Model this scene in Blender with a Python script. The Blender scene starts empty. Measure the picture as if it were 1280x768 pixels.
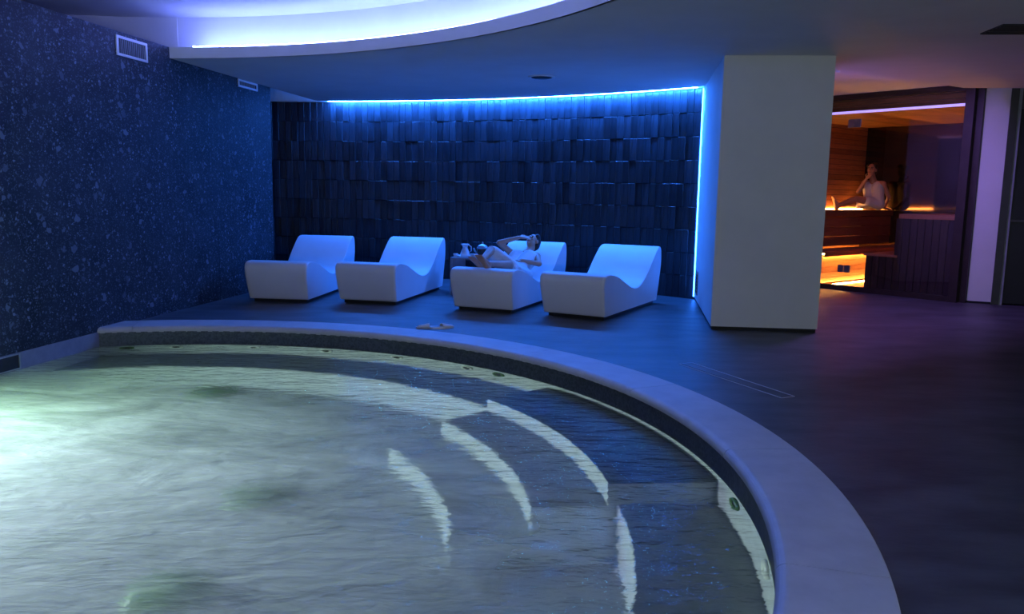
import bpy, bmesh, math, random
from mathutils import Vector, Matrix
PI = math.pi
rnd = random.Random(7)
C = bpy.context.scene.collection
sc = bpy.context.scene

# ------------------------------------------------------------------ camera, world, exposure
H, F, PITCH, ROLL = 1.4, 1007.7, 0.141, 0.0163
cam_d = bpy.data.cameras.new('camera'); cam = bpy.data.objects.new('camera', cam_d); C.objects.link(cam)
cam_d.sensor_fit = 'HORIZONTAL'; cam_d.sensor_width = 36.0; cam_d.lens = 36.0 * F / 1280.0
cam_d.clip_start = 0.05; cam_d.clip_end = 100
cam.matrix_world = Matrix.Translation((0, 0, H)) @ Matrix.Rotation(PI/2 - PITCH, 4, 'X') @ Matrix.Rotation(ROLL, 4, 'Z')
sc.camera = cam
w = bpy.data.worlds.new('world'); sc.world = w; w.use_nodes = True
w.node_tree.nodes['Background'].inputs[0].default_value = (0.02, 0.03, 0.06, 1)
w.node_tree.nodes['Background'].inputs[1].default_value = 0.05
sc.view_settings.view_transform = 'Standard'; sc.view_settings.look = 'None'
sc.view_settings.exposure = 0.0; sc.view_settings.gamma = 1.0
sc.view_settings.use_curve_mapping = False
sc.cycles.use_denoising = True
sc.cycles.max_bounces = 10; sc.cycles.diffuse_bounces = 5; sc.cycles.glossy_bounces = 4
sc.cycles.transmission_bounces = 6; sc.cycles.transparent_max_bounces = 8
sc.cycles.caustics_reflective = False; sc.cycles.caustics_refractive = False
sc.cycles.sample_clamp_indirect = 4.0
sc.cycles.blur_glossy = 0.5

BLUE = (0.14, 0.20, 1.0)        # cove light
BLUE2 = (0.022, 0.17, 1.0)        # wall-washer light
PURPLE = (0.36, 0.20, 1.0)
WARM = (1.0, 0.43, 0.10)
POOL = (0.86, 1.0, 0.93)
COVE_L, WASH_L, SIDE_L, LOBBY_L, SAUNA_L, POOL_W, FILL_W = 88.0, 640.0, 34.0, 430.0, 200.0, 112.0, 80.0

# ------------------------------------------------------------------ pixel -> place helpers (image 1280 x 768)
def ray(x, y):
    X, Y = x - 640, y - 384
    cr, sr = math.cos(ROLL), math.sin(ROLL)
    X, Y = X*cr + Y*sr, -X*sr + Y*cr
    c, s = math.cos(PITCH), math.sin(PITCH)
    return Vector((X/F, c - Y/F*s, -s - Y/F*c))
EYE = Vector((0, 0, H))
def at(x, y, z=0.0):
    d = ray(x, y); return EYE + d*((z - H)/d.z)
def on_plane(x, y, P, n):
    d = ray(x, y); n = Vector(n); return EYE + d*((Vector(P) - EYE).dot(n)/d.dot(n))

# ------------------------------------------------------------------ fixed geometry
PC = Vector((-2.754, 4.021)); R_OUT, R_IN = 4.337, 3.95        # pool
Z_WATER, Z_FLOOR = -0.161, -1.32
CC = Vector((-4.19, 3.75)); R_LIP, R_COVE, Z_UP = 5.44, 5.74, 3.30  # ceiling recess
WC = Vector((-4.176, 3.498)); R_WALL = 9.97                     # tiled wall
HC = 2.807
LA = 0.1534; LN = Vector((math.cos(LA), -math.sin(LA), 0)); LD = -5.177   # left wall: LN.P = LD
LT = Vector((math.sin(LA), math.cos(LA), 0))
def wall_pt(y, z, off=0.0):                                     # point of the left wall plane at depth y
    return Vector(((LD + off + math.sin(LA)*y)/math.cos(LA), y, z))

# ------------------------------------------------------------------ materials
def new_mat(name):
    m = bpy.data.materials.new(name); m.use_nodes = True
    nt = m.node_tree; return m, nt, nt.nodes['Principled BSDF']
def N(nt, t, **kw):
    n = nt.nodes.new(t)
    for k, v in kw.items():
        if k in n.inputs.keys(): n.inputs[k].default_value = v
        else: setattr(n, k, v)
    return n
def ramp(nt, src, stops):
    r = N(nt, 'ShaderNodeValToRGB'); cr = r.color_ramp
    while len(cr.elements) < len(stops): cr.elements.new(0.5)
    for e, (p, c) in zip(cr.elements, stops):
        e.position = p; e.color = (c[0], c[1], c[2], 1) if isinstance(c, tuple) else (c, c, c, 1)
    nt.links.new(src, r.inputs[0]); return r.outputs[0]
def noise_mat(name, c0, c1, scale=6.0, rough=0.6, bump=0.0, bscale=None, stretch=(1, 1, 1), detail=5.0, spec=0.5, metallic=0.0, rand=0.0, lo=0.3, hi=0.7):
    m, nt, b = new_mat(name)
    tc = N(nt, 'ShaderNodeTexCoord'); mp = N(nt, 'ShaderNodeMapping'); mp.inputs['Scale'].default_value = stretch
    nt.links.new(tc.outputs['Object'], mp.inputs[0])
    n = N(nt, 'ShaderNodeTexNoise', Scale=scale, Detail=detail, Roughness=0.6); nt.links.new(mp.outputs[0], n.inputs['Vector'])
    col = ramp(nt, n.outputs[0], [(lo, c0), (hi, c1)])
    if rand > 0:
        oi = N(nt, 'ShaderNodeObjectInfo'); geo = N(nt, 'ShaderNodeNewGeometry')
        ad = N(nt, 'ShaderNodeMath', operation='ADD'); nt.links.new(oi.outputs['Random'], ad.inputs[0]); nt.links.new(geo.outputs['Random Per Island'], ad.inputs[1])
        fr = N(nt, 'ShaderNodeMath', operation='FRACT'); nt.links.new(ad.outputs[0], fr.inputs[0])
        mr = N(nt, 'ShaderNodeMapRange'); mr.inputs['To Min'].default_value = 1 - rand; mr.inputs['To Max'].default_value = 1 + rand
        nt.links.new(fr.outputs[0], mr.inputs[0])
        mx = N(nt, 'ShaderNodeVectorMath', operation='SCALE'); nt.links.new(col, mx.inputs[0]); nt.links.new(mr.outputs[0], mx.inputs['Scale'])
        col = mx.outputs[0]
    nt.links.new(col, b.inputs['Base Color'])
    b.inputs['Roughness'].default_value = rough; b.inputs['Specular IOR Level'].default_value = spec; b.inputs['Metallic'].default_value = metallic
    if bump > 0:
        n2 = N(nt, 'ShaderNodeTexNoise', Scale=bscale or scale*4, Detail=4.0); nt.links.new(mp.outputs[0], n2.inputs['Vector'])
        bp = N(nt, 'ShaderNodeBump', Strength=bump, Distance=0.01); nt.links.new(n2.outputs[0], bp.inputs['Height'])
        nt.links.new(bp.outputs[0], b.inputs['Normal'])
    return m
def emit_mat(name, color, strength):
    m, nt, b = new_mat(name)
    b.inputs['Base Color'].default_value = (0.8, 0.8, 0.8, 1)
    b.inputs['Emission Color'].default_value = (*color, 1); b.inputs['Emission Strength'].default_value = strength
    return m
def terrazzo():
    m, nt, b = new_mat('terrazzo')
    tc = N(nt, 'ShaderNodeTexCoord')
    base = N(nt, 'ShaderNodeTexNoise', Scale=3.0, Detail=6.0); nt.links.new(tc.outputs['Object'], base.inputs['Vector'])
    col = ramp(nt, base.outputs[0], [(0.3, (0.008, 0.012, 0.016)), (0.7, (0.026, 0.034, 0.042))])
    for sc_, cc, gate in ((85, (0.11, 0.14, 0.16), 0.66), (42, (0.17, 0.21, 0.24), 0.84), (17, (0.12, 0.15, 0.18), 0.90)):
        wn = N(nt, 'ShaderNodeTexNoise', Scale=sc_*1.5, Detail=3.0); nt.links.new(tc.outputs['Object'], wn.inputs['Vector'])
        vm = N(nt, 'ShaderNodeMix', data_type='VECTOR'); vm.inputs['Factor'].default_value = 0.5/sc_
        nt.links.new(tc.outputs['Object'], vm.inputs['A']); nt.links.new(wn.outputs['Color'], vm.inputs['B'])
        v = N(nt, 'ShaderNodeTexVoronoi', Scale=sc_); nt.links.new(vm.outputs['Result'], v.inputs['Vector'])
        ve = N(nt, 'ShaderNodeTexVoronoi', Scale=sc_, feature='DISTANCE_TO_EDGE'); nt.links.new(vm.outputs['Result'], ve.inputs['Vector'])
        chip = ramp(nt, ve.outputs['Distance'], [(0.10, 0.0), (0.16, 1.0)])
        sep = N(nt, 'ShaderNodeSeparateColor'); nt.links.new(v.outputs['Color'], sep.inputs[0])
        g = N(nt, 'ShaderNodeMath', operation='GREATER_THAN'); g.inputs[1].default_value = gate; nt.links.new(sep.outputs[0], g.inputs[0])
        mu = N(nt, 'ShaderNodeMath', operation='MULTIPLY'); nt.links.new(chip, mu.inputs[0]); nt.links.new(g.outputs[0], mu.inputs[1])
        mu2 = N(nt, 'ShaderNodeMath', operation='MULTIPLY'); nt.links.new(mu.outputs[0], mu2.inputs[0]); nt.links.new(sep.outputs[1], mu2.inputs[1])
        mx = N(nt, 'ShaderNodeMix', data_type='RGBA'); mx.inputs['B'].default_value = (*cc, 1)
        nt.links.new(mu2.outputs[0], mx.inputs['Factor']); nt.links.new(col, mx.inputs['A']); col = mx.outputs['Result']
    nt.links.new(col, b.inputs['Base Color']); b.inputs['Roughness'].default_value = 0.62; b.inputs['Specular IOR Level'].default_value = 0.25
    bp = N(nt, 'ShaderNodeBump', Strength=0.15, Distance=0.01); nt.links.new(base.outputs[0], bp.inputs['Height']); nt.links.new(bp.outputs[0], b.inputs['Normal'])
    return m
def mosaic(name, c0, c1, scale, rough=0.35):
    m, nt, b = new_mat(name)
    tc = N(nt, 'ShaderNodeTexCoord')
    v = N(nt, 'ShaderNodeTexVoronoi', Scale=scale, feature='F1'); nt.links.new(tc.outputs['Object'], v.inputs['Vector'])
    sep = N(nt, 'ShaderNodeSeparateColor'); nt.links.new(v.outputs['Color'], sep.inputs[0])
    nt.links.new(ramp(nt, sep.outputs[0], [(0.1, c0), (0.9, c1)]), b.inputs['Base Color'])
    b.inputs['Roughness'].default_value = rough
    return m
def wood(name, c0, c1, rough=0.5, axis=(2, 2, 30)):
    return noise_mat(name, c0, c1, scale=2.0, rough=rough, bump=0.1, stretch=axis, rand=0.25)
def water_mat():
    m = bpy.data.materials.new('pool_water'); m.use_nodes = True; nt = m.node_tree
    for n in list(nt.nodes): nt.nodes.remove(n)
    out = N(nt, 'ShaderNodeOutputMaterial'); tc = N(nt, 'ShaderNodeTexCoord')
    def nz(sx, sy, scale, detail=4.0, rough=0.6, dist=0.0, rot=0.0):
        mp = N(nt, 'ShaderNodeMapping'); mp.inputs['Scale'].default_value = (sx, sy, 1); mp.inputs['Rotation'].default_value = (0, 0, rot)
        nt.links.new(tc.outputs['Object'], mp.inputs[0])
        n = N(nt, 'ShaderNodeTexNoise', Scale=scale, Detail=detail, Roughness=rough, Distortion=dist); nt.links.new(mp.outputs[0], n.inputs['Vector'])
        return n.outputs[0]
    b1 = N(nt, 'ShaderNodeBump', Strength=0.6, Distance=0.04); nt.links.new(nz(1.0, 2.6, 3.2, 4.0, 0.55, 0.3), b1.inputs['Height'])
    b2 = N(nt, 'ShaderNodeBump', Strength=0.8, Distance=0.03); nt.links.new(nz(1.0, 2.5, 4.8, 2.5), b2.inputs['Height']); nt.links.new(b1.outputs[0], b2.inputs['Normal'])
    b3 = N(nt, 'ShaderNodeBump', Strength=0.35, Distance=0.03); nt.links.new(nz(1.0, 2.6, 3.2, 4.0, 0.55, 0.3), b3.inputs['Height'])
    refr = N(nt, 'ShaderNodeBsdfRefraction', Roughness=0.13, IOR=1.33); refr.inputs['Color'].default_value = (0.93, 0.98, 0.97, 1)
    nt.links.new(b3.outputs[0], refr.inputs['Normal'])
    gl = N(nt, 'ShaderNodeBsdfGlossy', Roughness=0.03); nt.links.new(b2.outputs[0], gl.inputs['Normal'])
    fr = N(nt, 'ShaderNodeFresnel', IOR=1.33); nt.links.new(b2.outputs[0], fr.inputs['Normal'])
    clear = N(nt, 'ShaderNodeMixShader'); nt.links.new(fr.outputs[0], clear.inputs[0]); nt.links.new(refr.outputs[0], clear.inputs[1]); nt.links.new(gl.outputs[0], clear.inputs[2])
    tr = N(nt, 'ShaderNodeBsdfTranslucent'); tr.inputs['Color'].default_value = (0.80, 0.86, 0.86, 1); nt.links.new(b1.outputs[0], tr.inputs['Normal'])
    df = N(nt, 'ShaderNodeBsdfDiffuse'); df.inputs['Color'].default_value = (0.75, 0.8, 0.8, 1); nt.links.new(b1.outputs[0], df.inputs['Normal'])
    foam = N(nt, 'ShaderNodeMixShader'); foam.inputs[0].default_value = 0.25
    nt.links.new(tr.outputs[0], foam.inputs[1]); nt.links.new(df.outputs[0], foam.inputs[2])
    # aerated water is densest out in the whirlpool, clear over the steps and along the edge
    sub = N(nt, 'ShaderNodeVectorMath', operation='DISTANCE'); nt.links.new(tc.outputs['Object'], sub.inputs[0]); sub.inputs[1].default_value = (-2.75, 3.35, Z_WATER)
    near = N(nt, 'ShaderNodeMapRange', interpolation_type='SMOOTHSTEP'); near.inputs['From Min'].default_value = 1.4; near.inputs['From Max'].default_value = 3.7; near.inputs['To Min'].default_value = 1.0; near.inputs['To Max'].default_value = 0.10
    nt.links.new(sub.outputs['Value'], near.inputs[0])
    mulf = N(nt, 'ShaderNodeMath', operation='MULTIPLY'); nt.links.new(near.outputs[0], mulf.inputs[0])
    nt.links.new(ramp(nt, nz(0.8, 1.6, 1.5, 6.0, 0.6, 0.8, 0.5), [(0.32, 0.40), (0.68, 0.95)]), mulf.inputs[1])
    fac = mulf.outputs[0]
    for q in ((265, 490), (325, 618), (215, 745)):       # clear water boils up over each floor inlet
        c = at(q[0]+6, q[1], Z_WATER)
        mp = N(nt, 'ShaderNodeMapping'); mp.inputs['Scale'].default_value = (1, 1, 1); nt.links.new(tc.outputs['Object'], mp.inputs[0])
        dn = N(nt, 'ShaderNodeVectorMath', operation='DISTANCE'); nt.links.new(mp.outputs[0], dn.inputs[0]); dn.inputs[1].default_value = c
        mr = N(nt, 'ShaderNodeMapRange', interpolation_type='SMOOTHSTEP'); mr.inputs['From Min'].default_value = 0.04; mr.inputs['From Max'].default_value = 0.30; mr.inputs['To Min'].default_value = 0.55; mr.inputs['To Max'].default_value = 1.0
        nt.links.new(dn.outputs['Value'], mr.inputs[0])
        mm = N(nt, 'ShaderNodeMath', operation='MULTIPLY'); nt.links.new(fac, mm.inputs[0]); nt.links.new(mr.outputs[0], mm.inputs[1]); fac = mm.outputs[0]
    fin = N(nt, 'ShaderNodeMixShader'); nt.links.new(fac, fin.inputs[0]); nt.links.new(clear.outputs[0], fin.inputs[1]); nt.links.new(foam.outputs[0], fin.inputs[2])
    nt.links.new(fin.outputs[0], out.inputs['Surface'])
    return m
def glass_mat(name, tint=(0.9, 0.92, 0.92), refl=0.03, rough=0.02):
    m = bpy.data.materials.new(name); m.use_nodes = True; nt = m.node_tree
    for n in list(nt.nodes): nt.nodes.remove(n)
    out = N(nt, 'ShaderNodeOutputMaterial'); t = N(nt, 'ShaderNodeBsdfTransparent'); t.inputs[0].default_value = (*tint, 1)
    g = N(nt, 'ShaderNodeBsdfGlossy', Roughness=rough); mx = N(nt, 'ShaderNodeMixShader')
    nz = N(nt, 'ShaderNodeTexNoise', Scale=1.0); r = ramp(nt, nz.outputs[0], [(0.3, refl*0.9), (0.7, refl*1.1)])
    nt.links.new(r, mx.inputs[0]); nt.links.new(t.outputs[0], mx.inputs[1]); nt.links.new(g.outputs[0], mx.inputs[2]); nt.links.new(mx.outputs[0], out.inputs[0])
    return m

M = {}
M['plaster'] = noise_mat('plaster', (0.66, 0.66, 0.65), (0.72, 0.72, 0.71), 2.0, 0.75, 0.06, 60, spec=0.2)
M['floor'] = noise_mat('floor_stone', (0.026, 0.028, 0.031), (0.10, 0.105, 0.11), 1.6, 0.46, 0.12, 14, stretch=(1, 2.2, 1), detail=9.0, spec=0.45)
M['terrazzo'] = terrazzo()
M['backing'] = noise_mat('backing', (0.010, 0.011, 0.013), (0.016, 0.017, 0.020), 5, 0.8)
M['tile'] = noise_mat('glazed_tile', (0.005, 0.007, 0.009), (0.026, 0.031, 0.037), 7, 0.34, 0.5, 8, stretch=(9, 9, 0.5), spec=0.55, rand=0.5)
M['coping'] = noise_mat('coping_stone', (0.46, 0.47, 0.47), (0.56, 0.57, 0.57), 5, 0.5, 0.05, 80)
M['band'] = mosaic('pool_mosaic_unlit', (0.045, 0.060, 0.070), (0.085, 0.105, 0.12), 60)  # darker copy of the basin tile: unlit look above water put into the colour
M['basin'] = noise_mat('basin_tile_lit', (0.46, 0.50, 0.53), (0.60, 0.64, 0.67), 6, 0.6)  # walls and risers paler than treads: underwater lamp light put into the colour
M['tread'] = noise_mat('tread_tile_dim', (0.21, 0.23, 0.25), (0.31, 0.33, 0.35), 5, 0.6)  # darker on tops than risers: dimness under grazing lamp light put into the colour
M['ledge'] = noise_mat('ledge_stone', (0.20, 0.22, 0.25), (0.28, 0.30, 0.33), 8, 0.55, 0.05, 60)
M['water'] = water_mat()
M['shell'] = noise_mat('lounger_shell', (0.74, 0.75, 0.78), (0.78, 0.79, 0.82), 3, 0.42, spec=0.4)
M['black'] = noise_mat('black_plastic', (0.010, 0.010, 0.012), (0.02, 0.02, 0.022), 10, 0.5)
M['steel'] = noise_mat('steel', (0.45, 0.46, 0.48), (0.55, 0.56, 0.58), 20, 0.35, metallic=0.9)
M['white'] = noise_mat('white_plastic', (0.70, 0.71, 0.72), (0.76, 0.77, 0.78), 5, 0.4)
M['towel'] = noise_mat('towel', (0.72, 0.73, 0.74), (0.80, 0.80, 0.81), 40, 0.9, 0.5, 160, spec=0.1)
M['skin'] = noise_mat('skin', (0.44, 0.24, 0.16), (0.52, 0.30, 0.20), 8, 0.5)
M['hair'] = noise_mat('hair', (0.012, 0.008, 0.006), (0.03, 0.02, 0.015), 60, 0.45, 0.4, 120, stretch=(4, 4, 1))
M['eye'] = noise_mat('eye', (0.02, 0.015, 0.012), (0.04, 0.03, 0.02), 20, 0.2)
M['lip'] = noise_mat('lip', (0.30, 0.09, 0.08), (0.36, 0.12, 0.10), 20, 0.4)
M['wood'] = wood('sauna_wood', (0.30, 0.12, 0.045), (0.46, 0.21, 0.085))
M['wood_v'] = wood('dark_slat', (0.028, 0.017, 0.013), (0.055, 0.034, 0.026), 0.4, (30, 30, 2))
M['redwood'] = wood('bench_wood', (0.30, 0.10, 0.04), (0.42, 0.16, 0.07))
M['bronze'] = noise_mat('dark_frame', (0.020, 0.013, 0.010), (0.032, 0.022, 0.018), 8, 0.45)
M['glass'] = glass_mat('clear_glass')
M['darkglass'] = noise_mat('dark_mirror', (0.085, 0.055, 0.040), (0.095, 0.062, 0.046), 2, 0.06, metallic=1.0)
M['doorglass'] = noise_mat('door_glass', (0.008, 0.008, 0.012), (0.012, 0.012, 0.018), 3, 0.4, spec=0.15)
M['tea'] = noise_mat('tea', (0.03, 0.015, 0.008), (0.05, 0.025, 0.012), 8, 0.1)
M['cove'] = emit_mat('cove_light', BLUE, COVE_L)
M['wash'] = emit_mat('wall_wash_light', BLUE2, WASH_L)
M['side'] = emit_mat('side_light', BLUE2, SIDE_L)
M['lobby'] = emit_mat('lobby_light', PURPLE, LOBBY_L)
M['saunaled'] = emit_mat('sauna_strip', WARM, SAUNA_L)
M['saunaback'] = emit_mat('sauna_back_strip', WARM, SAUNA_L*0.4)
M['saunapurple'] = emit_mat('sauna_violet_strip', (0.42, 0.30, 1.0), 1.6)
M['lens'] = emit_mat('pool_lamp_lens', POOL, 4.0)
M['hall'] = emit_mat('fill_lamp_lens', (0.84, 0.97, 1.0), 4.0)  # lens of the added fill lamps behind the camera
M['ring'] = noise_mat('jet_ring', (0.80, 0.84, 0.78), (0.86, 0.9, 0.84), 10, 0.3)
M['green'] = noise_mat('inlet_grille', (0.03, 0.10, 0.02), (0.07, 0.19, 0.04), 12, 0.4)

# ------------------------------------------------------------------ mesh helpers
def tag(o, label=None, cat=None, group=None, kind=None):
    if label: o['label'] = label
    if cat: o['category'] = cat
    if group: o['group'] = group
    if kind: o['kind'] = kind
    return o
def empty(name, loc=(0, 0, 0), rz=0.0):
    o = bpy.data.objects.new(name, None); C.objects.link(o); o.location = loc; o.rotation_euler = (0, 0, rz); o.empty_display_size = 0.1; return o
def link(name, me, mat, parent=None, smooth=False):
    o = bpy.data.objects.new(name, me); C.objects.link(o)
    if mat is not None and len(me.materials) == 0: me.materials.append(mat)
    if smooth: me.shade_smooth()
    if parent is not None: o.parent = parent
    return o
def mesh(name, vs, fs, mat, parent=None, smooth=False):
    me = bpy.data.meshes.new(name); me.from_pydata([tuple(v) for v in vs], [], fs)
    bm = bmesh.new(); bm.from_mesh(me); bmesh.ops.recalc_face_normals(bm, faces=bm.faces); bm.to_mesh(me); bm.free()
    return link(name, me, mat, parent, smooth)
def from_bm(name, bm, mat, parent=None, smooth=False):
    me = bpy.data.meshes.new(name); bm.to_mesh(me); bm.free(); return link(name, me, mat, parent, smooth)
def box(name, lo, hi, mat, parent=None, bevel=0.0):
    bm = bmesh.new(); bmesh.ops.create_cube(bm, size=1)
    lo, hi = Vector(lo), Vector(hi)
    for v in bm.verts: v.co = Vector([lo[i] + (v.co[i] + 0.5)*(hi[i] - lo[i]) for i in range(3)])
    if bevel: bmesh.ops.bevel(bm, geom=bm.edges[:], offset=bevel, segments=2, affect='EDGES', profile=0.6)
    return from_bm(name, bm, mat, parent)
def prism(name, poly, z0, z1, mat, parent=None, bevel=0.0):
    n = len(poly); vs = [(p[0], p[1], z0) for p in poly] + [(p[0], p[1], z1) for p in poly]
    fs = [tuple(range(n))[::-1], tuple(range(n, 2*n))] + [(i, (i+1) % n, n+(i+1) % n, n+i) for i in range(n)]
    return mesh(name, vs, fs, mat, parent)
def lathe(name, prof, mat, parent=None, n=24, smooth=True, axis=None, origin=(0, 0, 0)):
    vs, fs = [], []
    for r, z in prof:
        for k in range(n):
            a = 2*PI*k/n; vs.append(Vector((r*math.cos(a), r*math.sin(a), z)))
    for i in range(len(prof)-1):
        for k in range(n):
            fs.append((i*n+k, i*n+(k+1) % n, (i+1)*n+(k+1) % n, (i+1)*n+k))
    if prof[0][0] > 1e-4: fs.append(tuple(range(n))[::-1])
    if prof[-1][0] > 1e-4: fs.append(tuple(range((len(prof)-1)*n, len(prof)*n)))
    q = Vector(axis).to_track_quat('Z', 'Y') if axis is not None else None
    vs = [(q @ v if q else v) + Vector(origin) for v in vs]
    o = mesh(name, vs, fs, mat, parent)
    bm = bmesh.new(); bm.from_mesh(o.data); bmesh.ops.remove_doubles(bm, verts=bm.verts, dist=1e-5); bm.to_mesh(o.data); bm.free()
    if smooth:
        for p in o.data.polygons: p.use_smooth = len(p.vertices) <= 4
    return o
def sweep_arc(name, Cn, prof, a0, a1, n, mat, parent=None, smooth=False, caps=True, closed=True):
    """prof: (radius, z) outline swept about a vertical axis through Cn, angles in degrees"""
    vs, fs = [], []; m = len(prof)
    for i in range(n+1):
        a = math.radians(a0 + (a1-a0)*i/n)
        for r, z in prof: vs.append((Cn[0] + r*math.cos(a), Cn[1] + r*math.sin(a), z))
    for i in range(n):
        for k in range(m if closed else m-1):
            k2 = (k+1) % m
            fs.append((i*m+k, i*m+k2, (i+1)*m+k2, (i+1)*m+k))
    if caps and closed:
        fs.append(tuple(range(m))); fs.append(tuple(range(n*m, (n+1)*m))[::-1])
    return mesh(name, vs, fs, mat, parent, smooth)
def clip_left(o, off=0.0):
    """cut away what would lie behind the left wall plane"""
    bm = bmesh.new(); bm.from_mesh(o.data)
    r = bmesh.ops.bisect_plane(bm, geom=bm.verts[:]+bm.edges[:]+bm.faces[:], plane_co=LN*(LD+off), plane_no=LN, clear_inner=True)
    ed = [g for g in r['geom_cut'] if isinstance(g, bmesh.types.BMEdge)]
    if ed:
        try: bmesh.ops.holes_fill(bm, edges=ed, sides=0)
        except Exception: pass
    bm.to_mesh(o.data); bm.free(); return o
def tube_pts(name, pts, r, mat, parent=None, n=8, smooth=True):
    vs, fs = [], []
    pts = [Vector(p) for p in pts]
    for i, p in enumerate(pts):
        d = (pts[min(i+1, len(pts)-1)] - pts[max(i-1, 0)]).normalized()
        up = Vector((0, 0, 1)) if abs(d.z) < 0.9 else Vector((1, 0, 0))
        s = d.cross(up).normalized(); t = s.cross(d)
        for k in range(n):
            a = 2*PI*k/n; vs.append(p + s*r*math.cos(a) + t*r*math.sin(a))
    for i in range(len(pts)-1):
        for k in range(n): fs.append((i*n+k, i*n+(k+1) % n, (i+1)*n+(k+1) % n, (i+1)*n+k))
    fs.append(tuple(range(n))[::-1]); fs.append(tuple(range((len(pts)-1)*n, len(pts)*n)))
    return mesh(name, vs, fs, mat, parent, smooth)

# ------------------------------------------------------------------ floor (with the pool opening)
X0, X1, Y0, Y1 = -5.6, 9.0, -3.0, 15.4
def rect_hit(c, a):
    dx, dy = math.cos(a), math.sin(a); t = 1e9
    if dx > 1e-9: t = min(t, (X1-c[0])/dx)
    if dx < -1e-9: t = min(t, (X0-c[0])/dx)
    if dy > 1e-9: t = min(t, (Y1-c[1])/dy)
    if dy < -1e-9: t = min(t, (Y0-c[1])/dy)
    return t
vs, fs = [], []
angs = sorted([2*PI*k/180 for k in range(180)] + [math.atan2(y-PC.y, x-PC.x) % (2*PI) for x in (X0, X1) for y in (Y0, Y1)])
for a in angs:
    t = rect_hit(PC, a)
    for r, z in ((4.15, -0.25), (4.15, 0.0), (max(t, 4.2), 0.0)): vs.append((PC.x + r*math.cos(a), PC.y + r*math.sin(a), z))
n = len(angs)
for i in range(n):
    j = (i+1) % n
    for k in (0, 1): fs.append((i*3+k, j*3+k, j*3+k+1, i*3+k+1))
floor = clip_left(mesh('floor', vs, fs, M['floor']), -0.3)
tag(floor, 'dark grey stone floor around the round pool', kind='structure')

# ------------------------------------------------------------------ ceiling (low slab with a round opening)
lob = [Vector((2.6, 8.65)), Vector((3.525, 9.212)), Vector((5.683, 10.521)), Vector((6.342, 10.46)), Vector((9.0, 10.2))]
def seg_hit(c, d, a, b):
    e = b - a; den = d.x*e.y - d.y*e.x
    if abs(den) < 1e-9: return None
    ac = a - c; t = (ac.x*e.y - ac.y*e.x)/den; u = (ac.x*d.y - ac.y*d.x)/den
    return t if t > 0 and -1e-6 <= u <= 1 + 1e-6 else None
R_EDGE = 9.83
def ceil_r(a):
    d = Vector((math.cos(a), math.sin(a))); best = 1e9
    col_a = math.atan2(8.65-CC.y, 2.6-CC.x)
    if math.sin(a) > 0 and a % (2*PI) > col_a and a % (2*PI) < PI:
        q = CC - WC; bq = q.dot(d); best = -bq + math.sqrt(bq*bq - q.dot(q) + R_EDGE**2)
    else:
        for p, s in zip(lob, lob[1:]):
            t = seg_hit(CC, d, p, s)
            if t: best = min(best, t)
        for t in ((9.0-CC.x)/d.x if d.x > 1e-6 else 1e9, (-3.0-CC.y)/d.y if d.y < -1e-6 else 1e9): best = min(best, t)
    return best
vs, fs = [], []
A0, A1 = math.radians(-106), math.radians(98)
angs = sorted([A0 + (A1-A0)*k/220 for k in range(221)] + [math.atan2(p.y-CC.y, p.x-CC.x) for p in lob] + [math.atan2(-3-CC.y, 9-CC.x), math.atan2(8.65-CC.y, 2.6-CC.x)+1e-4])
for a in angs:
    d = Vector((math.cos(a), math.sin(a))); ro = ceil_r(a)
    for r, z in ((R_LIP, HC), (ro, HC), (ro, HC+0.05), (R_LIP, HC+0.05)): vs.append((CC.x + r*d.x, CC.y + r*d.y, z))
for i in range(len(angs)-1):
    for k in range(4): fs.append((i*4+k, i*4+(k+1) % 4, (i+1)*4+(k+1) % 4, (i+1)*4+k))
ceiling = clip_left(mesh('ceiling', vs, fs, M['plaster']))
tag(ceiling, 'white plaster ceiling with a large round recess over the pool', kind='structure')
lip = clip_left(sweep_arc('fascia_lip', CC, [(R_LIP, HC), (R_LIP+0.03, HC), (R_LIP+0.03, 2.926), (R_LIP, 2.926)], -106, 98, 140, M['plaster'], ceiling))
trough = clip_left(sweep_arc('cove_trough', CC, [(R_LIP+0.03, HC+0.05), (R_COVE+0.02, HC+0.05), (R_COVE+0.02, HC+0.06), (R_LIP+0.03, HC+0.06)], -106, 98, 140, M['plaster'], ceiling), -0.08)
covew = sweep_arc('recess_wall', CC, [(R_COVE, HC+0.06), (R_COVE+0.05, HC+0.06), (R_COVE+0.05, Z_UP), (R_COVE, Z_UP)], -110, 86.5, 140, M['plaster'], ceiling)
blk = sweep_arc('bulkhead', CC, [(R_COVE-0.008, 2.90), (R_COVE+0.10, 2.90), (R_COVE+0.10, Z_UP), (R_COVE-0.008, Z_UP)], 86.5, 125, 24, M['plaster'], ceiling)
prism('recess_ceiling', [(-6.6, -3), (2.2, -3), (2.2, 10.2), (-6.6, 10.2)], Z_UP, Z_UP+0.05, M['plaster'], ceiling)
cov = clip_left(sweep_arc('cove_light_strip', CC, [(R_LIP+0.09, HC+0.125), (R_LIP+0.12, HC+0.125), (R_LIP+0.12, HC+0.147), (R_LIP+0.09, HC+0.147)], -106, 98, 160, M['cove']), 0.22)
tag(cov, 'blue light strip hidden behind the lip of the round ceiling recess', 'light strip')
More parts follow.
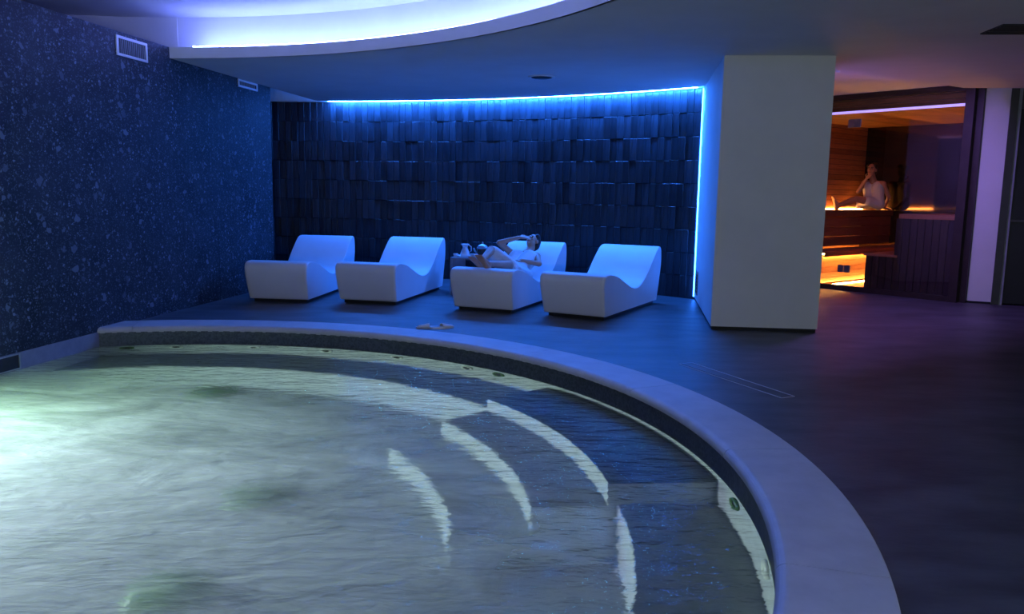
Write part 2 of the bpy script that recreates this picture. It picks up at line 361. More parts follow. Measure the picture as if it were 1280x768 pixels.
# lobby ceiling beyond the edge, a little higher
lobc = prism('ceiling_lobby', [(2.4, 8.3), (9, 9.6), (9, 15.4), (2.4, 15.4)], 2.93, 2.98, M['plaster']); tag(lobc, 'raised ceiling in front of the sauna', kind='structure')
lob_s = [lob[1].lerp(lob[2], 0.22), lob[1].lerp(lob[2], 0.80)]
lo_ = [p + Vector((-0.012, 0.020)) for p in lob_s]; hi_ = [p + Vector((-0.028, 0.046)) for p in lob_s]
ls = mesh('lobby_light_strip', [(p.x, p.y, HC+0.070) for p in lo_] + [(p.x, p.y, HC+0.070) for p in hi_], [(0, 1, 3, 2)], M['lobby'])
prism('housing', [lo_[0], lo_[1], hi_[1], hi_[0]], HC+0.074, HC+0.09, M['black'], ls)  # unseen backing added to stop the strip shining upward
tag(ls, 'violet light strip along the raised ceiling edge before the sauna', 'light strip')

# ------------------------------------------------------------------ left wall of terrazzo slabs
wl = empty('wall_left', wall_pt(6, 0)); tag(wl, 'tall wall of dark speckled terrazzo slabs beside the pool', kind='structure')
def wall_box(name, y0, y1, z0, z1, off0, off1, mat, parent, bevel=0.0):
    """box lying on the left wall: y0..y1 run along it, off = distance out of the plane"""
    o = box(name, (off0, y0, z0), (off1, y1, z1), mat, None, bevel)
    Mx = Matrix(((LN.x, LT.x, 0, LN.x*LD), (LN.y, LT.y, 0, LN.y*LD), (0, 0, 1, 0), (0, 0, 0, 1)))
    o.data.transform(Mx)
    if parent is not None:
        o.parent = parent; o.matrix_parent_inverse = Matrix.Translation(-Vector(parent.location))
    return o
def along(y): return wall_pt(y, 0).dot(LT)       # coordinate along the wall of depth y
E1 = along(11.62)
wall_box('wall_core', along(-3), E1-0.002, -0.02, 2.92, -0.30, -0.004, M['backing'], wl)
rows = [(-0.015, 0.7985), (0.80, 1.5785), (1.58, 2.3535), (2.355, 2.926)]
for ri, (z0, z1) in enumerate(rows):
    y = E1; first = True
    while y > along(-3):
        L = 1.55 if not first else (1.55, 0.78, 1.55, 0.78)[ri]
        y2 = max(y - L, along(-3))
        wall_box('stone_slab', y2+0.0012, y-0.0012 if not first else y, z0, z1, -0.004, 0.0, M['terrazzo'], wl)
        y = y2; first = False
# plaster behind the end of the stone wall and above the tiles
pl = prism('wall_niche', [(-6.6, 9.0), (-6.5, 9.0), (-6.5, 14.6), (-6.6, 14.6)], 0, 3.35, M['plaster']); tag(pl, 'plain wall behind the end of the terrazzo wall', kind='structure')
pr = prism('wall_outer', [(-6.7, -3), (-6.6, -3), (-6.6, 10.2), (-6.7, 10.2)], 2.6, 3.35, M['plaster']); tag(pr, 'plaster wall high above the terrazzo slabs', kind='structure')
up = prism('ceiling_niche', [(-6.6, 10.0), (-2.0, 10.0), (-2.0, 14.8), (-6.6, 14.8)], 3.3, 3.35, M['plaster']); tag(up, 'raised ceiling above the end of the tiled wall', kind='structure')
rear = box('wall_rear', (-6.6, -3.1, 0), (9, -3.0, 3.35), M['floor']); tag(rear, 'dark wall on the far side of the pool hall', kind='structure')
wr = box('wall_side', (9.0, -3, 0), (9.1, 11.6, 2.98), M['floor']); tag(wr, 'dark side wall of the pool hall', kind='structure')

# unseen lamps added behind the camera to light the pillar and lounger fronts
for k, x in enumerate((0.2, 3.4)):
    L = empty('fill_lamp', (x, -2.99, 0.95)); tag(L, 'added round fill lamp on the unseen rear wall of the pool hall', 'lamp', 'added fill lamps on the rear wall')
    lathe('housing', [(0.0, 0.0), (0.20, 0.0), (0.20, 0.04), (0.17, 0.055)], M['white'], L, 28, axis=(0, 1, 0)); lathe('lens', [(0.0, 0.066), (0.10, 0.064), (0.17, 0.055)], M['hall'], L, 28, axis=(0, 1, 0))
    ld = bpy.data.lights.new('fill_lamp_light', 'AREA'); ld.shape = 'DISK'; ld.size = 0.34; ld.energy = FILL_W; ld.color = (0.84, 0.97, 1.0)
    lo = bpy.data.objects.new('fill_lamp_light', ld); C.objects.link(lo); lo.parent = L; lo.location = (0, 0.075, 0); lo.rotation_euler = (PI/2 + 0.30, 0, 0)

# ------------------------------------------------------------------ tiled back wall
TA0, TA1 = 47.6, 92.5
wb = sweep_arc('wall_back', WC, [(R_WALL+0.012, 0), (R_WALL+0.25, 0), (R_WALL+0.25, HC), (R_WALL+0.012, HC)], TA0, TA1, 80, M['backing'])
tag(wb, 'curved wall clad in dark glazed upright tiles', kind='structure')
wp = sweep_arc('wall_above_tiles', WC, [(R_WALL+0.005, HC+0.001), (R_WALL+0.25, HC+0.001), (R_WALL+0.25, 3.32), (R_WALL+0.005, 3.32)], TA0, TA1, 60, M['plaster'])
tag(wp, 'white plaster strip above the tiled wall', kind='structure')
NR = 9; RH = HC/NR; TW = 0.107
NCOL = int(math.radians(TA1-TA0)*R_WALL/TW)
def tile_mesh():
    bm = bmesh.new(); bmesh.ops.create_cube(bm, size=1)
    for v in bm.verts: v.co = Vector((v.co.x*(TW-0.004), v.co.y*0.014, v.co.z*(RH-0.005)))
    bmesh.ops.bevel(bm, geom=[e for e in bm.edges if all(v.co.y < 0 for v in e.verts)], offset=0.0035, segments=1, affect='EDGES')
    me = bpy.data.meshes.new('tile'); bm.to_mesh(me); bm.free(); me.materials.append(M['tile']); return me
tme = tile_mesh(); cells = []
for r in range(NR):
    for c in range(NCOL):
        a = math.radians(TA0) + (c + 0.5)*TW/R_WALL
        z = (r + 0.5)*RH
        off = rnd.choice((0, 0.002, 0.004, 0.007, 0.010)); tx = rnd.uniform(-0.012, 0.012); tz = rnd.uniform(-0.03, 0.03)
        P = Vector((WC.x + (R_WALL-off)*math.cos(a), WC.y + (R_WALL-off)*math.sin(a), z))
        mtx = Matrix.Translation(P) @ Matrix.Rotation(a - PI/2 + tz, 4, 'Z') @ Matrix.Rotation(tx, 4, 'X')
        cells.append(((P - EYE).length, mtx))
cells.sort(key=lambda q: q[0])
for d, mtx in cells[:300]:
    o = bpy.data.objects.new('tile', tme); C.objects.link(o); o.parent = wb; o.matrix_world = mtx
bm = bmesh.new()
for d, mtx in cells[300:]:
    k = len(bm.verts); bm.from_mesh(tme); bm.verts.ensure_lookup_table()
    for v in bm.verts[k:]: v.co = mtx @ v.co
tag(from_bm('tile_field', bm, M['tile'], wb), kind='stuff')
ws = sweep_arc('wall_light_strip', WC, [(R_EDGE+0.010, HC-0.004), (R_EDGE+0.045, HC-0.004), (R_EDGE+0.045, HC-0.001), (R_EDGE+0.010, HC-0.001)], 48.3, 83.2, 90, M['wash'])
tag(ws, 'bright blue light strip in the gap above the tiled wall', 'light strip')

# ------------------------------------------------------------------ white pillar block
c0, c1, c2 = at(888, 412), at(1021, 416), at(867, 373.5)
back = c2 + (c2-c0).normalized()*0.30
wc_ = prism('wall_pillar', [c0, c1, c1 + (back-c0), back], 0.035, HC+0.12, M['plaster']); tag(wc_, 'broad white plaster pillar between the loungers and the sauna', kind='structure')
bb = prism('baseboard_pillar', [c0 + Vector((0.012, 0.012, 0)), c1 + Vector((-0.012, 0.012, 0)), c1 + (back-c0), back + Vector((0.012, 0, 0))], 0, 0.035, M['backing']); tag(bb, 'dark recessed skirting under the white pillar', kind='structure')
sd = (c2-c0).normalized(); sn = Vector((-sd.y, sd.x, 0))
P = c2 - sd*0.07 + sn*0.004
vs_ = []
for k in (0, 1):
    for dd in (0, 0.018):
        for oo in (0, 0.012): vs_.append(P - sd*dd + sn*oo + Vector((0, 0, 0.04 if k == 0 else HC-0.005)))
side = mesh('pillar_light_strip', vs_, [(0, 1, 3, 2), (4, 6, 7, 5), (0, 4, 5, 1), (2, 3, 7, 6), (0, 2, 6, 4), (1, 5, 7, 3)], M['side']); tag(side, 'upright blue light strip where the tiled wall meets the white pillar', 'light strip')
def on_side(d, z, out=0.0): return c2 - sd*d + sn*out + Vector((0, 0, z))
wg = empty('wall_grille', on_side(0.30, 0.30)); tag(wg, 'small grey grille low on the side of the white pillar', 'grille')
def side_box(name, d0, d1, z0, z1, o0, o1, mat, parent):
    vs = [on_side(d, z, o) - wg.location for z in (z0, z1) for d in (d0, d1) for o in (o0, o1)]
    return mesh(name, vs, [(0, 1, 3, 2), (4, 6, 7, 5), (0, 4, 5, 1), (2, 3, 7, 6), (0, 2, 6, 4), (1, 5, 7, 3)], mat, parent)
side_box('frame', 0.30, 0.62, 0.12, 0.42, 0, 0.010, M['ledge'], wg)
for k in range(6): side_box('slat', 0.33, 0.59, 0.15+k*0.043, 0.175+k*0.043, 0.010, 0.016, M['black'], wg)

# ------------------------------------------------------------------ pool
CH = 1.8405                                        # distance of the wall chord from the pool centre
pool = empty('pool', (PC.x, PC.y, 0)); tag(pool, 'large round whirlpool with pale stone rim, bench and curved steps', 'pool')
PINV = Matrix.Translation((-PC.x, -PC.y, 0))
def pp(o): o.parent = pool; o.matrix_parent_inverse = PINV; return o
AS, AE = -127.0, 110.5
lipprof = [(R_OUT, -0.02), (R_OUT, 0.027), (R_OUT-0.006, 0.03)] + [(3.982 - 0.047*math.sin(t), -0.010 + 0.040*math.cos(t)) for t in (0.0, 0.26, 0.52, 0.78, 1.05, 1.31, 1.57)] + [(3.935, -0.022), (3.95, -0.024), (3.95, -0.03), (4.15, -0.03)]
j0 = math.degrees(math.atan2(at(993, 706, 0.03).y-PC.y, at(993, 706, 0.03).x-PC.x)); STEP = 20.2
a = j0 - STEP*6
while a < AE:
    b0, b1 = max(a, AS)+0.03, min(a+STEP, AE)-0.03
    if b1 - b0 > 1: pp(clip_left(sweep_arc('coping_stone', PC, lipprof, b0, b1, max(4, int((b1-b0)/1.4)), M['coping']), 0.001))
    a += STEP
def arcwall(name, z0, z1, mat, th=0.2):
    return pp(clip_left(sweep_arc(name, PC, [(R_IN, z0), (R_IN+th, z0), (R_IN+th, z1), (R_IN, z1)], AS-3, AE+3, 150, mat), 0.0))
arcwall('waterline_band', -0.172, -0.022, M['band'])
arcwall('basin_wall', Z_FLOOR, -0.172, M['basin'])
pp(clip_left(mesh('basin_floor', [(PC.x+4.1*math.cos(2*PI*k/90), PC.y+4.1*math.sin(2*PI*k/90), Z_FLOOR) for k in range(90)], [tuple(range(90))], M['tread'])))
def sector(name, r0, r1, a0, a1, z0, z1, mat, topmat=None, n=60):
    o = sweep_arc(name, PC, [(r0, z0), (r1, z0), (r1, z1-0.006), (r1, z1), (r0+0.006, z1), (r0, z1-0.006)], a0, a1, n, mat)
    if topmat:
        o.data.materials.append(topmat)
        for p in o.data.polygons:
            if p.normal.z > 0.9: p.material_index = 1
    return pp(clip_left(o))
SA0, SA1 = 5.5, 39.3
sector('bench', 3.38, R_IN+0.02, SA1, 120, Z_FLOOR, -0.61, M['basin'], M['tread'])
sector('bench', 3.38, R_IN+0.02, -138, SA0, Z_FLOOR, -0.61, M['basin'], M['tread'], 90)
sector('step', 3.325, R_IN+0.02, SA0, SA1, Z_FLOOR, -0.30, M['basin'], M['tread'], 30)
sector('step', 2.89, 3.325, SA0, SA1, Z_FLOOR, -0.62, M['basin'], M['tread'], 30)
sector('step', 2.44, 2.89, SA0, SA1, Z_FLOOR, -0.95, M['basin'], M['tread'], 30)
pp(wall_box('chord_wall', along(0), along(8.4), Z_FLOOR, -0.16, -0.2, 0.0, M['basin'], None))
pp(wall_box('wall_ledge', along(-0.2), along(8.2), -0.175, -0.016, -0.2, 0.004, M['ledge'], None))
# skimmer mouth
sk = empty('skimmer', wall_pt(6.55, -0.08)); tag(sk, 'dark skimmer mouth in the pale ledge under the terrazzo wall', 'skimmer')
ya, yb = along(6.30), along(6.735)
for nm, y0, y1, z0, z1, mt, o1 in (('mouth', ya, yb, -0.150, -0.024, 'black', 0.006), ('frame', ya, yb, -0.032, -0.022, 'steel', 0.012), ('frame', yb-0.010, yb+0.004, -0.150, -0.022, 'steel', 0.012), ('frame', ya, yb, -0.155, -0.146, 'steel', 0.012)):
    o = wall_box(nm, y0, y1, z0, z1, 0.0, o1, M[mt], sk)
# jets
for ang, kind in ((105.4, 0), (98.7, 1), (87.6, 1), (76.6, 1), (65.2, 1), (53.4, 1), (47.9, 0), (0.5, 0), (-10.1, 1), (-24, 1), (-38, 1)):
    t = math.radians(ang); d = Vector((-math.cos(t), -math.sin(t), 0)); o_ = Vector((PC.x + R_IN*math.cos(t), PC.y + R_IN*math.sin(t), -0.275))
    j = lathe('jet_nozzle', [(0.036, 0.0), (0.070, 0.0), (0.072, 0.010), (0.062, 0.022), (0.044, 0.018), (0.036, 0.0)], M['ring' if kind else 'green'], None, 20, axis=d, origin=o_)
    pp(j)
    k = lathe('jet_hole', [(0.0, 0.004), (0.042, 0.004), (0.024, 0.010), (0.0, 0.011)], M['black'], None, 14, axis=d, origin=o_)
    k.parent = j
for q in ((265, 490), (325, 618), (215, 745)):
    zz = Z_FLOOR
    d = ray(*q); Q = EYE + d*((Z_WATER-H)/d.z); d = d.normalized(); e = 1/1.33; cth = -d.z
    t = e*d + (e*cth - math.sqrt(1-e*e*(1-cth*cth)))*Vector((0, 0, 1)); Q = Q + t*((zz-Z_WATER)/t.z)
    g = lathe('floor_inlet', [(0.0, 0.0), (0.24, 0.0), (0.24, 0.02), (0.20, 0.04), (0.0, 0.05)], M['green'], None, 28, origin=(Q.x, Q.y, zz)); pp(g)
# underwater lamps in the chord wall
for i, (y, en, pc) in enumerate(((6.33, 0.06, (0.52, 1.0, 0.48)), (5.25, 0.36, (0.52, 1.0, 0.56)), (4.15, 1.2, (0.78, 0.88, 1.0)))):
    p = wall_pt(y, -0.80)
    L = empty('pool_lamp', p); tag(L, 'round white underwater lamp in the pool wall below the terrazzo', 'lamp', 'underwater lamps along the terrazzo wall')
    lathe('lamp_rim', [(0.10, 0.0), (0.135, 0.0), (0.135, 0.012), (0.11, 0.02), (0.10, 0.012)], M['steel'], L, 28, axis=LN)
    lathe('lens', [(0.0, 0.012), (0.06, 0.011), (0.105, 0.004)], M['lens'], L, 28, axis=LN)
    ld = bpy.data.lights.new('pool_lamp_light', 'AREA'); ld.shape = 'DISK'; ld.size = 0.18; ld.energy = POOL_W*en; ld.color = pc; ld.spread = math.radians(175)
    lo = bpy.data.objects.new('pool_lamp_light', ld); C.objects.link(lo); lo.parent = L
    lo.location = LN*0.03; lo.rotation_euler = (LN + Vector((0, 0, 0.10))).to_track_quat('-Z', 'Y').to_euler()
# water
wt = clip_left(mesh('pool_water', [(PC.x+(R_IN-0.001)*math.cos(2*PI*k/160), PC.y+(R_IN-0.001)*math.sin(2*PI*k/160), Z_WATER) for k in range(160)], [tuple(range(160))], M['water']), 0.0045)
for p in wt.data.polygons:
    if p.normal.z < 0: p.flip()
tag(wt, 'swirling milky green water filling the round pool', 'water')

# ------------------------------------------------------------------ loungers
def catmull(pts, n=6):
    out = []; m = len(pts)
    for i in range(m-1):
        p0, p1, p2, p3 = (Vector(pts[max(i-1, 0)]), Vector(pts[i]), Vector(pts[i+1]), Vector(pts[min(i+2, m-1)]))
        for k in range(n):
            t = k/n
            out.append(0.5*((2*p1) + (-p0+p2)*t + (2*p0-5*p1+4*p2-p3)*t*t + (-p0+3*p1-3*p2+p3)*t**3))
    out.append(Vector(pts[-1])); return out
top = catmull([(0.10, 0.045), (0.045, 0.22), (0.005, 0.39), (0.02, 0.475), (0.09, 0.512), (0.22, 0.512), (0.42, 0.475), (0.66, 0.395), (0.90, 0.315), (1.10, 0.285), (1.28, 0.32), (1.46, 0.43), (1.64, 0.575), (1.80, 0.69), (1.89, 0.735), (1.955, 0.735), (1.99, 0.68), (2.0, 0.55), (1.97, 0.30), (1.93, 0.045)], 5)
def lounge_z(y):
    best = min(top, key=lambda p: abs(p[0]-y) + (10 if p[1] < 0.25 else 0)); return best[1]
def lounger_meshes():
    W = 0.80; me_n = len(top); bm = bmesh.new()
    def ring(x, inset):
        cx, cz = 1.0, 0.3; r = []
        for p in top:
            tz = max(0.0, (0.5-p[1]))*0.05
            r.append(bm.verts.new((x - math.copysign(tz, x), p[0] + (cx-p[0])*inset*0.02, p[1] - (inset*0.012 if p[1] > 0.06 else 0))))
        return r
    xs = [(-W/2, 1.0), (-W/2+0.006, 0.45), (-W/2+0.02, 0.1), (-W/2+0.035, 0)]
    rings = [ring(x, i) for x, i in xs] + [ring(-x, i) for x, i in reversed(xs)]
    for A, B in zip(rings, rings[1:]):
        for k in range(me_n): bm.faces.new((A[k], A[(k+1) % me_n], B[(k+1) % me_n], B[k]))
    caps = [bm.faces.new(rings[0]), bm.faces.new(rings[-1])]
    bmesh.ops.recalc_face_normals(bm, faces=bm.faces)
    bmesh.ops.triangulate(bm, faces=caps)
    me = bpy.data.meshes.new('shell'); bm.to_mesh(me); bm.free(); me.materials.append(M['shell'])
    for p in me.polygons: p.use_smooth = abs(p.normal.x) < 0.97
    return me
lme = lounger_meshes()
bm = bmesh.new(); bmesh.ops.create_cube(bm, size=1)
for v in bm.verts: v.co = Vector((v.co.x*0.68, 1.02 + v.co.y*1.72, 0.0225 + v.co.z*0.045))
pme = bpy.data.meshes.new('plinth'); bm.to_mesh(pme); bm.free(); pme.materials.append(M['black'])
fc = []
for i, (bl, br, rot, lab) in enumerate((((308, 377.8), (389, 379), -6, 'empty white wave-shaped lounger standing beside the terrazzo wall'), ((420, 379.4), (500, 381.3), -13, 'empty white wave-shaped lounger beside the little side table'), ((563, 388.3), (645, 391.9), -22, 'white wave-shaped lounger with a person in a towel lying on it'), ((674, 395.4), (761, 401.2), -28, 'empty white wave-shaped lounger nearest the white pillar'))):
    m = (at(*bl) + at(*br))/2; R = Matrix.Rotation(math.radians(rot), 4, 'Z')
    org = m - R.to_3x3() @ Vector((0, 0.10, 0))
    L = empty('sun_lounger', org, math.radians(rot)); tag(L, lab, 'lounger', 'wave loungers along the tiled wall')
    link('shell', lme, None, L); link('plinth', pme, None, L); fc.append((org, R))

# ------------------------------------------------------------------ people: joined tapered limbs fused into one skin
def capsule(bm, p, q, r0, r1, seg=12):
    p, q = Vector(p), Vector(q); d = q - p; L = d.length
    if L < 1e-6: d = Vector((0, 0, 1))
    qt = d.normalized().to_track_quat('Z', 'Y'); prof = []
    for k in range(5): t = PI/2*(1-k/4); prof.append((r0*math.cos(t), -r0*math.sin(t)))
    for k in range(5): t = PI/2*k/4; prof.append((r1*math.cos(t), L + r1*math.sin(t)))
    rings = []
    for r, z in prof:
        rings.append([bm.verts.new(p + qt @ Vector((max(r, 1e-4)*math.cos(2*PI*k/seg), max(r, 1e-4)*math.sin(2*PI*k/seg), z))) for k in range(seg)])
    for A, B in zip(rings, rings[1:]):
        for k in range(seg): bm.faces.new((A[k], A[(k+1) % seg], B[(k+1) % seg], B[k]))
    bm.faces.new(rings[0][::-1]); bm.faces.new(rings[-1])
def ball(bm, c, rx, ry, rz, rot=None):
    k = len(bm.verts); bmesh.ops.create_icosphere(bm, subdivisions=3, radius=1.0); bm.verts.ensure_lookup_table()
    for v in bm.verts[k:]:
        q = Vector((v.co.x*rx, v.co.y*ry, v.co.z*rz)); v.co = (rot @ q if rot else q) + Vector(c)
def fuse(name, bm, mat, parent, voxel=0.008, smooth=4):
    me = bpy.data.meshes.new(name); bm.to_mesh(me); bm.free()
    o = bpy.data.objects.new(name, me); C.objects.link(o)
    r = o.modifiers.new('r', 'REMESH'); r.mode = 'VOXEL'; r.voxel_size = voxel
    s = o.modifiers.new('s', 'SMOOTH'); s.factor = 0.5; s.iterations = smooth
    dg = bpy.context.evaluated_depsgraph_get(); ev = o.evaluated_get(dg)
    m2 = bpy.data.meshes.new_from_object(ev); bpy.data.objects.remove(o); m2.name = name
    m2.materials.clear(); m2.materials.append(mat); m2.shade_smooth()
    n = bpy.data.objects.new(name, m2); C.objects.link(n); n.parent = parent; return n
def head_frame(face, upv):
    f = Vector(face).normalized(); u = Vector(upv); u = (u - f*u.dot(f)).normalized(); s = u.cross(f)
    return Matrix((s, f, u)).transposed()        # local x = side, y = face, z = crown
def add_head(bm, c, Rm):
    c = Vector(c); g = lambda x, y, z: c + Rm @ Vector((x, y, z))
    ball(bm, g(0, -0.008, 0.025), 0.074, 0.093, 0.092, Rm)
    ball(bm, g(0, 0.022, -0.045), 0.056, 0.062, 0.072, Rm)
    capsule(bm, g(0, 0.088, 0.020), g(0, 0.106, -0.018), 0.009, 0.014)
    ball(bm, g(0, 0.072, -0.098), 0.020, 0.018, 0.016, Rm)
    for s in (-1, 1):
        ball(bm, g(s*0.074, -0.008, -0.005), 0.010, 0.020, 0.032, Rm); ball(bm, g(s*0.040, 0.060, -0.025), 0.022, 0.018, 0.020, Rm)
def head_details(c, Rm, parent, bun=False):
    c = Vector(c); g = lambda x, y, z: c + Rm @ Vector((x, y, z))
    for s in (-1, 1):
        bm = bmesh.new(); ball(bm, g(s*0.030, 0.079, 0.006), 0.013, 0.008, 0.006, Rm); from_bm('eye', bm, M['eye'], parent, True)
        bm = bmesh.new(); capsule(bm, g(s*0.014, 0.088, 0.027), g(s*0.045, 0.076, 0.028), 0.005, 0.003); from_bm('eyebrow', bm, M['hair'], parent, True)
    bm = bmesh.new(); capsule(bm, g(-0.020, 0.081, -0.055), g(0.020, 0.081, -0.055), 0.006, 0.006); ball(bm, g(0, 0.084, -0.058), 0.018, 0.008, 0.007, Rm); from_bm('mouth', bm, M['lip'], parent, True)
    bm = bmesh.new()
    ball(bm, g(0, -0.026, 0.040), 0.086, 0.092, 0.092, Rm); ball(bm, g(0, -0.055, -0.015), 0.080, 0.066, 0.085, Rm)
    for s in (-1, 1): ball(bm, g(s*0.062, 0.010, 0.070), 0.034, 0.050, 0.040, Rm)
    if bun: ball(bm, g(0, -0.095, 0.105), 0.058, 0.055, 0.055, Rm)
    return fuse('hair', bm, M['hair'], parent, 0.008, 3)
def hand(bm, wrist, d, n, side=1, curl=0.35):
    """palm from the wrist along d, palm facing n"""
    d = Vector(d).normalized(); n = Vector(n); n = (n - d*n.dot(d)).normalized(); s = d.cross(n)*side; wst = Vector(wrist)
    for k in (-1.0, -0.33, 0.33, 1.0): capsule(bm, wst, wst + d*0.085 + s*0.028*k, 0.017, 0.013, 8)
    for k, L in ((-1.0, 0.060), (-0.33, 0.074), (0.33, 0.080), (1.0, 0.070)):
        b = wst + d*0.088 + s*0.030*k; a1 = curl; p1 = b + (d*math.cos(a1) + n*math.sin(a1))*L*0.5
        a2 = curl*2; p2 = p1 + (d*math.cos(a2) + n*math.sin(a2))*L*0.5
        capsule(bm, b, p1, 0.0095, 0.009, 8); capsule(bm, p1, p2, 0.009, 0.0075, 8)
    b = wst + d*0.025 + s*0.026; p1 = b + (d*0.6 + s*0.8).normalized()*0.042; p2 = p1 + (d*0.9 + s*0.35 + n*0.3).normalized()*0.032
    capsule(bm, b, p1, 0.014, 0.011, 8); capsule(bm, p1, p2, 0.0105, 0.009, 8)
def foot(bm, ankle, toe, up):
    a, t, u = Vector(ankle), Vector(toe).normalized(), Vector(up).normalized(); s = t.cross(u)
    heel = a - u*0.055 - t*0.045
    capsule(bm, a, heel, 0.038, 0.034)
    for k in (-1, 0, 1):
        capsule(bm, heel + t*0.02, heel + t*0.165 + s*0.024*k, 0.030, 0.020); capsule(bm, a, heel + t*0.15 + s*0.02*k + u*0.012, 0.032, 0.018)
    for k, r in ((-2, 0.010), (-1, 0.010), (0, 0.0105), (1, 0.0115), (2, 0.014)): capsule(bm, heel + t*0.165 + s*0.0165*k, heel + t*(0.215 + 0.006*k) + s*0.0175*k, r, r*0.9, 8)

def limbs(bm, J, chain):
    for a, b, r0, r1 in chain: capsule(bm, J[a], J[b], r0, r1)
def torso(bm, J):
    hl, hr, sl, sr = (Vector(J[k]) for k in ('hipL', 'hipR', 'shL', 'shR')); pel = (hl+hr)/2; ch = (sl+sr)/2
    sp = lambda t: pel.lerp(ch, t); x = (hr-hl).normalized(); xs = (sr-sl).normalized()
    capsule(bm, hl, hr, 0.105, 0.105); capsule(bm, sp(0.0)-x*0.07, sp(0.35)-x*0.06, 0.10, 0.088); capsule(bm, sp(0.0)+x*0.07, sp(0.35)+x*0.06, 0.10, 0.088)
    capsule(bm, sp(0.35)-x*0.06, sp(0.75)-xs*0.075, 0.088, 0.105); capsule(bm, sp(0.35)+x*0.06, sp(0.75)+xs*0.075, 0.088, 0.105)
    capsule(bm, sp(0.75)-xs*0.075, sl+(ch-sl)*0.15, 0.10, 0.058); capsule(bm, sp(0.75)+xs*0.075, sr+(ch-sr)*0.15, 0.10, 0.058)
    capsule(bm, sl, sr, 0.055, 0.055); capsule(bm, ch, Vector(J['neck']), 0.07, 0.056); capsule(bm, Vector(J['neck']), Vector(J['head']), 0.055, 0.055)

# person lying on the third lounger (its local frame: x across, y from foot end to head end)
org, R3 = fc[2]
person = empty('person', org, math.radians(-22)); tag(person, 'person wrapped in a white towel lying on a lounger, hand on forehead', 'person')
J = dict(hipL=(-0.09, 1.03, 0.40), hipR=(0.09, 1.03, 0.40), shL=(-0.17, 1.44, 0.585), shR=(0.17, 1.43, 0.575), neck=(0.03, 1.525, 0.635), head=(0.04, 1.585, 0.695),
         kneeL=(-0.13, 0.62, 0.69), ankL=(-0.11, 0.27, 0.575), kneeR=(0.11, 0.61, 0.52), ankR=(0.02, 0.19, 0.565),
         elL=(-0.30, 1.27, 0.745), wrL=(-0.08, 1.42, 0.815), elR=(0.29, 1.20, 0.50), wrR=(0.10, 1.06, 0.545))
bm = bmesh.new(); torso(bm, J)
limbs(bm, J, [('hipL', 'kneeL', 0.085, 0.058), ('kneeL', 'ankL', 0.056, 0.036), ('hipR', 'kneeR', 0.085, 0.058), ('kneeR', 'ankR', 0.056, 0.036),
              ('shL', 'elL', 0.05, 0.038), ('elL', 'wrL', 0.038, 0.025), ('shR', 'elR', 0.05, 0.038), ('elR', 'wrR', 0.038, 0.025)])
hd = head_frame((-0.25, -0.55, 0.72), (0.05, 0.75, 0.55))
add_head(bm, Vector(J['head']) + Vector((0, 0.035, 0.055)), hd)
hand(bm, J['wrL'], (0.85, 0.45, 0.05), (0.1, 0.5, -0.8), 1, 0.30); hand(bm, J['wrR'], (-0.9, -0.4, -0.08), (0, 0.1, -1), 1, 0.25)
foot(bm, Vector(J['ankL']), (-0.25, -0.75, 0.62), (0.1, -0.62, 0.75) if False else (0, 0.62, 0.75)); foot(bm, Vector(J['ankR']), (-0.40, -0.45, 0.80), (0, 0.85, 0.55))
body = fuse('body', bm, M['skin'], person, 0.0075, 3)
head_details(Vector(J['head']) + Vector((0, 0.035, 0.055)), hd, person)
bm = bmesh.new()
pel = Vector((0, 1.03, 0.40)); ch = Vector((0, 1.37, 0.545))
for s in (-1, 1):
    capsule(bm, pel + Vector((s*0.08, 0, 0)), pel.lerp(ch, 0.5) + Vector((s*0.075, 0, 0)), 0.125, 0.115); capsule(bm, pel.lerp(ch, 0.5) + Vector((s*0.075, 0, 0)), ch + Vector((s*0.085, 0, 0)), 0.115, 0.118)
kl, kr = Vector(J['kneeL']), Vector(J['kneeR']); hl, hr = Vector(J['hipL']), Vector(J['hipR'])
capsule(bm, hl, hl.lerp(kl, 0.93), 0.12, 0.075); capsule(bm, hr, hr.lerp(kr, 0.80), 0.12, 0.085)
for t in (0.25, 0.45, 0.65, 0.85): capsule(bm, hl.lerp(kl, t), hr.lerp(kr, t*0.92), 0.095, 0.095)
capsule(bm, Vector((0.20, 0.74, 0.46)), Vector((0.21, 1.05, 0.37)), 0.04, 0.06); capsule(bm, Vector((0.17, 0.66, 0.50)), Vector((-0.12, 0.66, 0.70)), 0.03, 0.04)
towel = fuse('towel', bm, M['towel'], person, 0.01, 5)
towel['label'] = 'white bath towel'

# ------------------------------------------------------------------ side table and tea things
tb = Vector((-0.58, 11.15, 0)); trot = math.radians(-12)
T = empty('side_table', tb, trot); tag(T, 'low open cube side table between two loungers', 'table')
for nm, lo, hi in (('table_top', (-0.23, -0.23, 0.485), (0.23, 0.23, 0.515)), ('side_panel', (-0.23, -0.23, 0.0), (-0.20, 0.23, 0.485)), ('side_panel', (0.20, -0.23, 0.0), (0.23, 0.23, 0.485)), ('back_panel', (-0.20, 0.205, 0.03), (0.20, 0.23, 0.485)), ('base_panel', (-0.20, -0.23, 0.0), (0.20, 0.205, 0.03)), ('front_panel', (-0.20, -0.225, 0.03), (-0.02, -0.21, 0.485))):
    box(nm, lo, hi, M['ledge'], T, 0.003)
RT = Matrix.Rotation(trot, 4, 'Z')
def on_table(x, y, z=0.515): return tb + RT.to_3x3() @ Vector((x, y, z))
tray = lathe('saucer_tray', [(0.0, 0.0), (0.115, 0.0), (0.135, 0.012), (0.130, 0.014), (0.112, 0.005), (0.0, 0.005)], M['white'], None, 28); tray.location = on_table(-0.085, -0.02); tag(tray, 'round white tray under the carafe on the side table', 'tray')
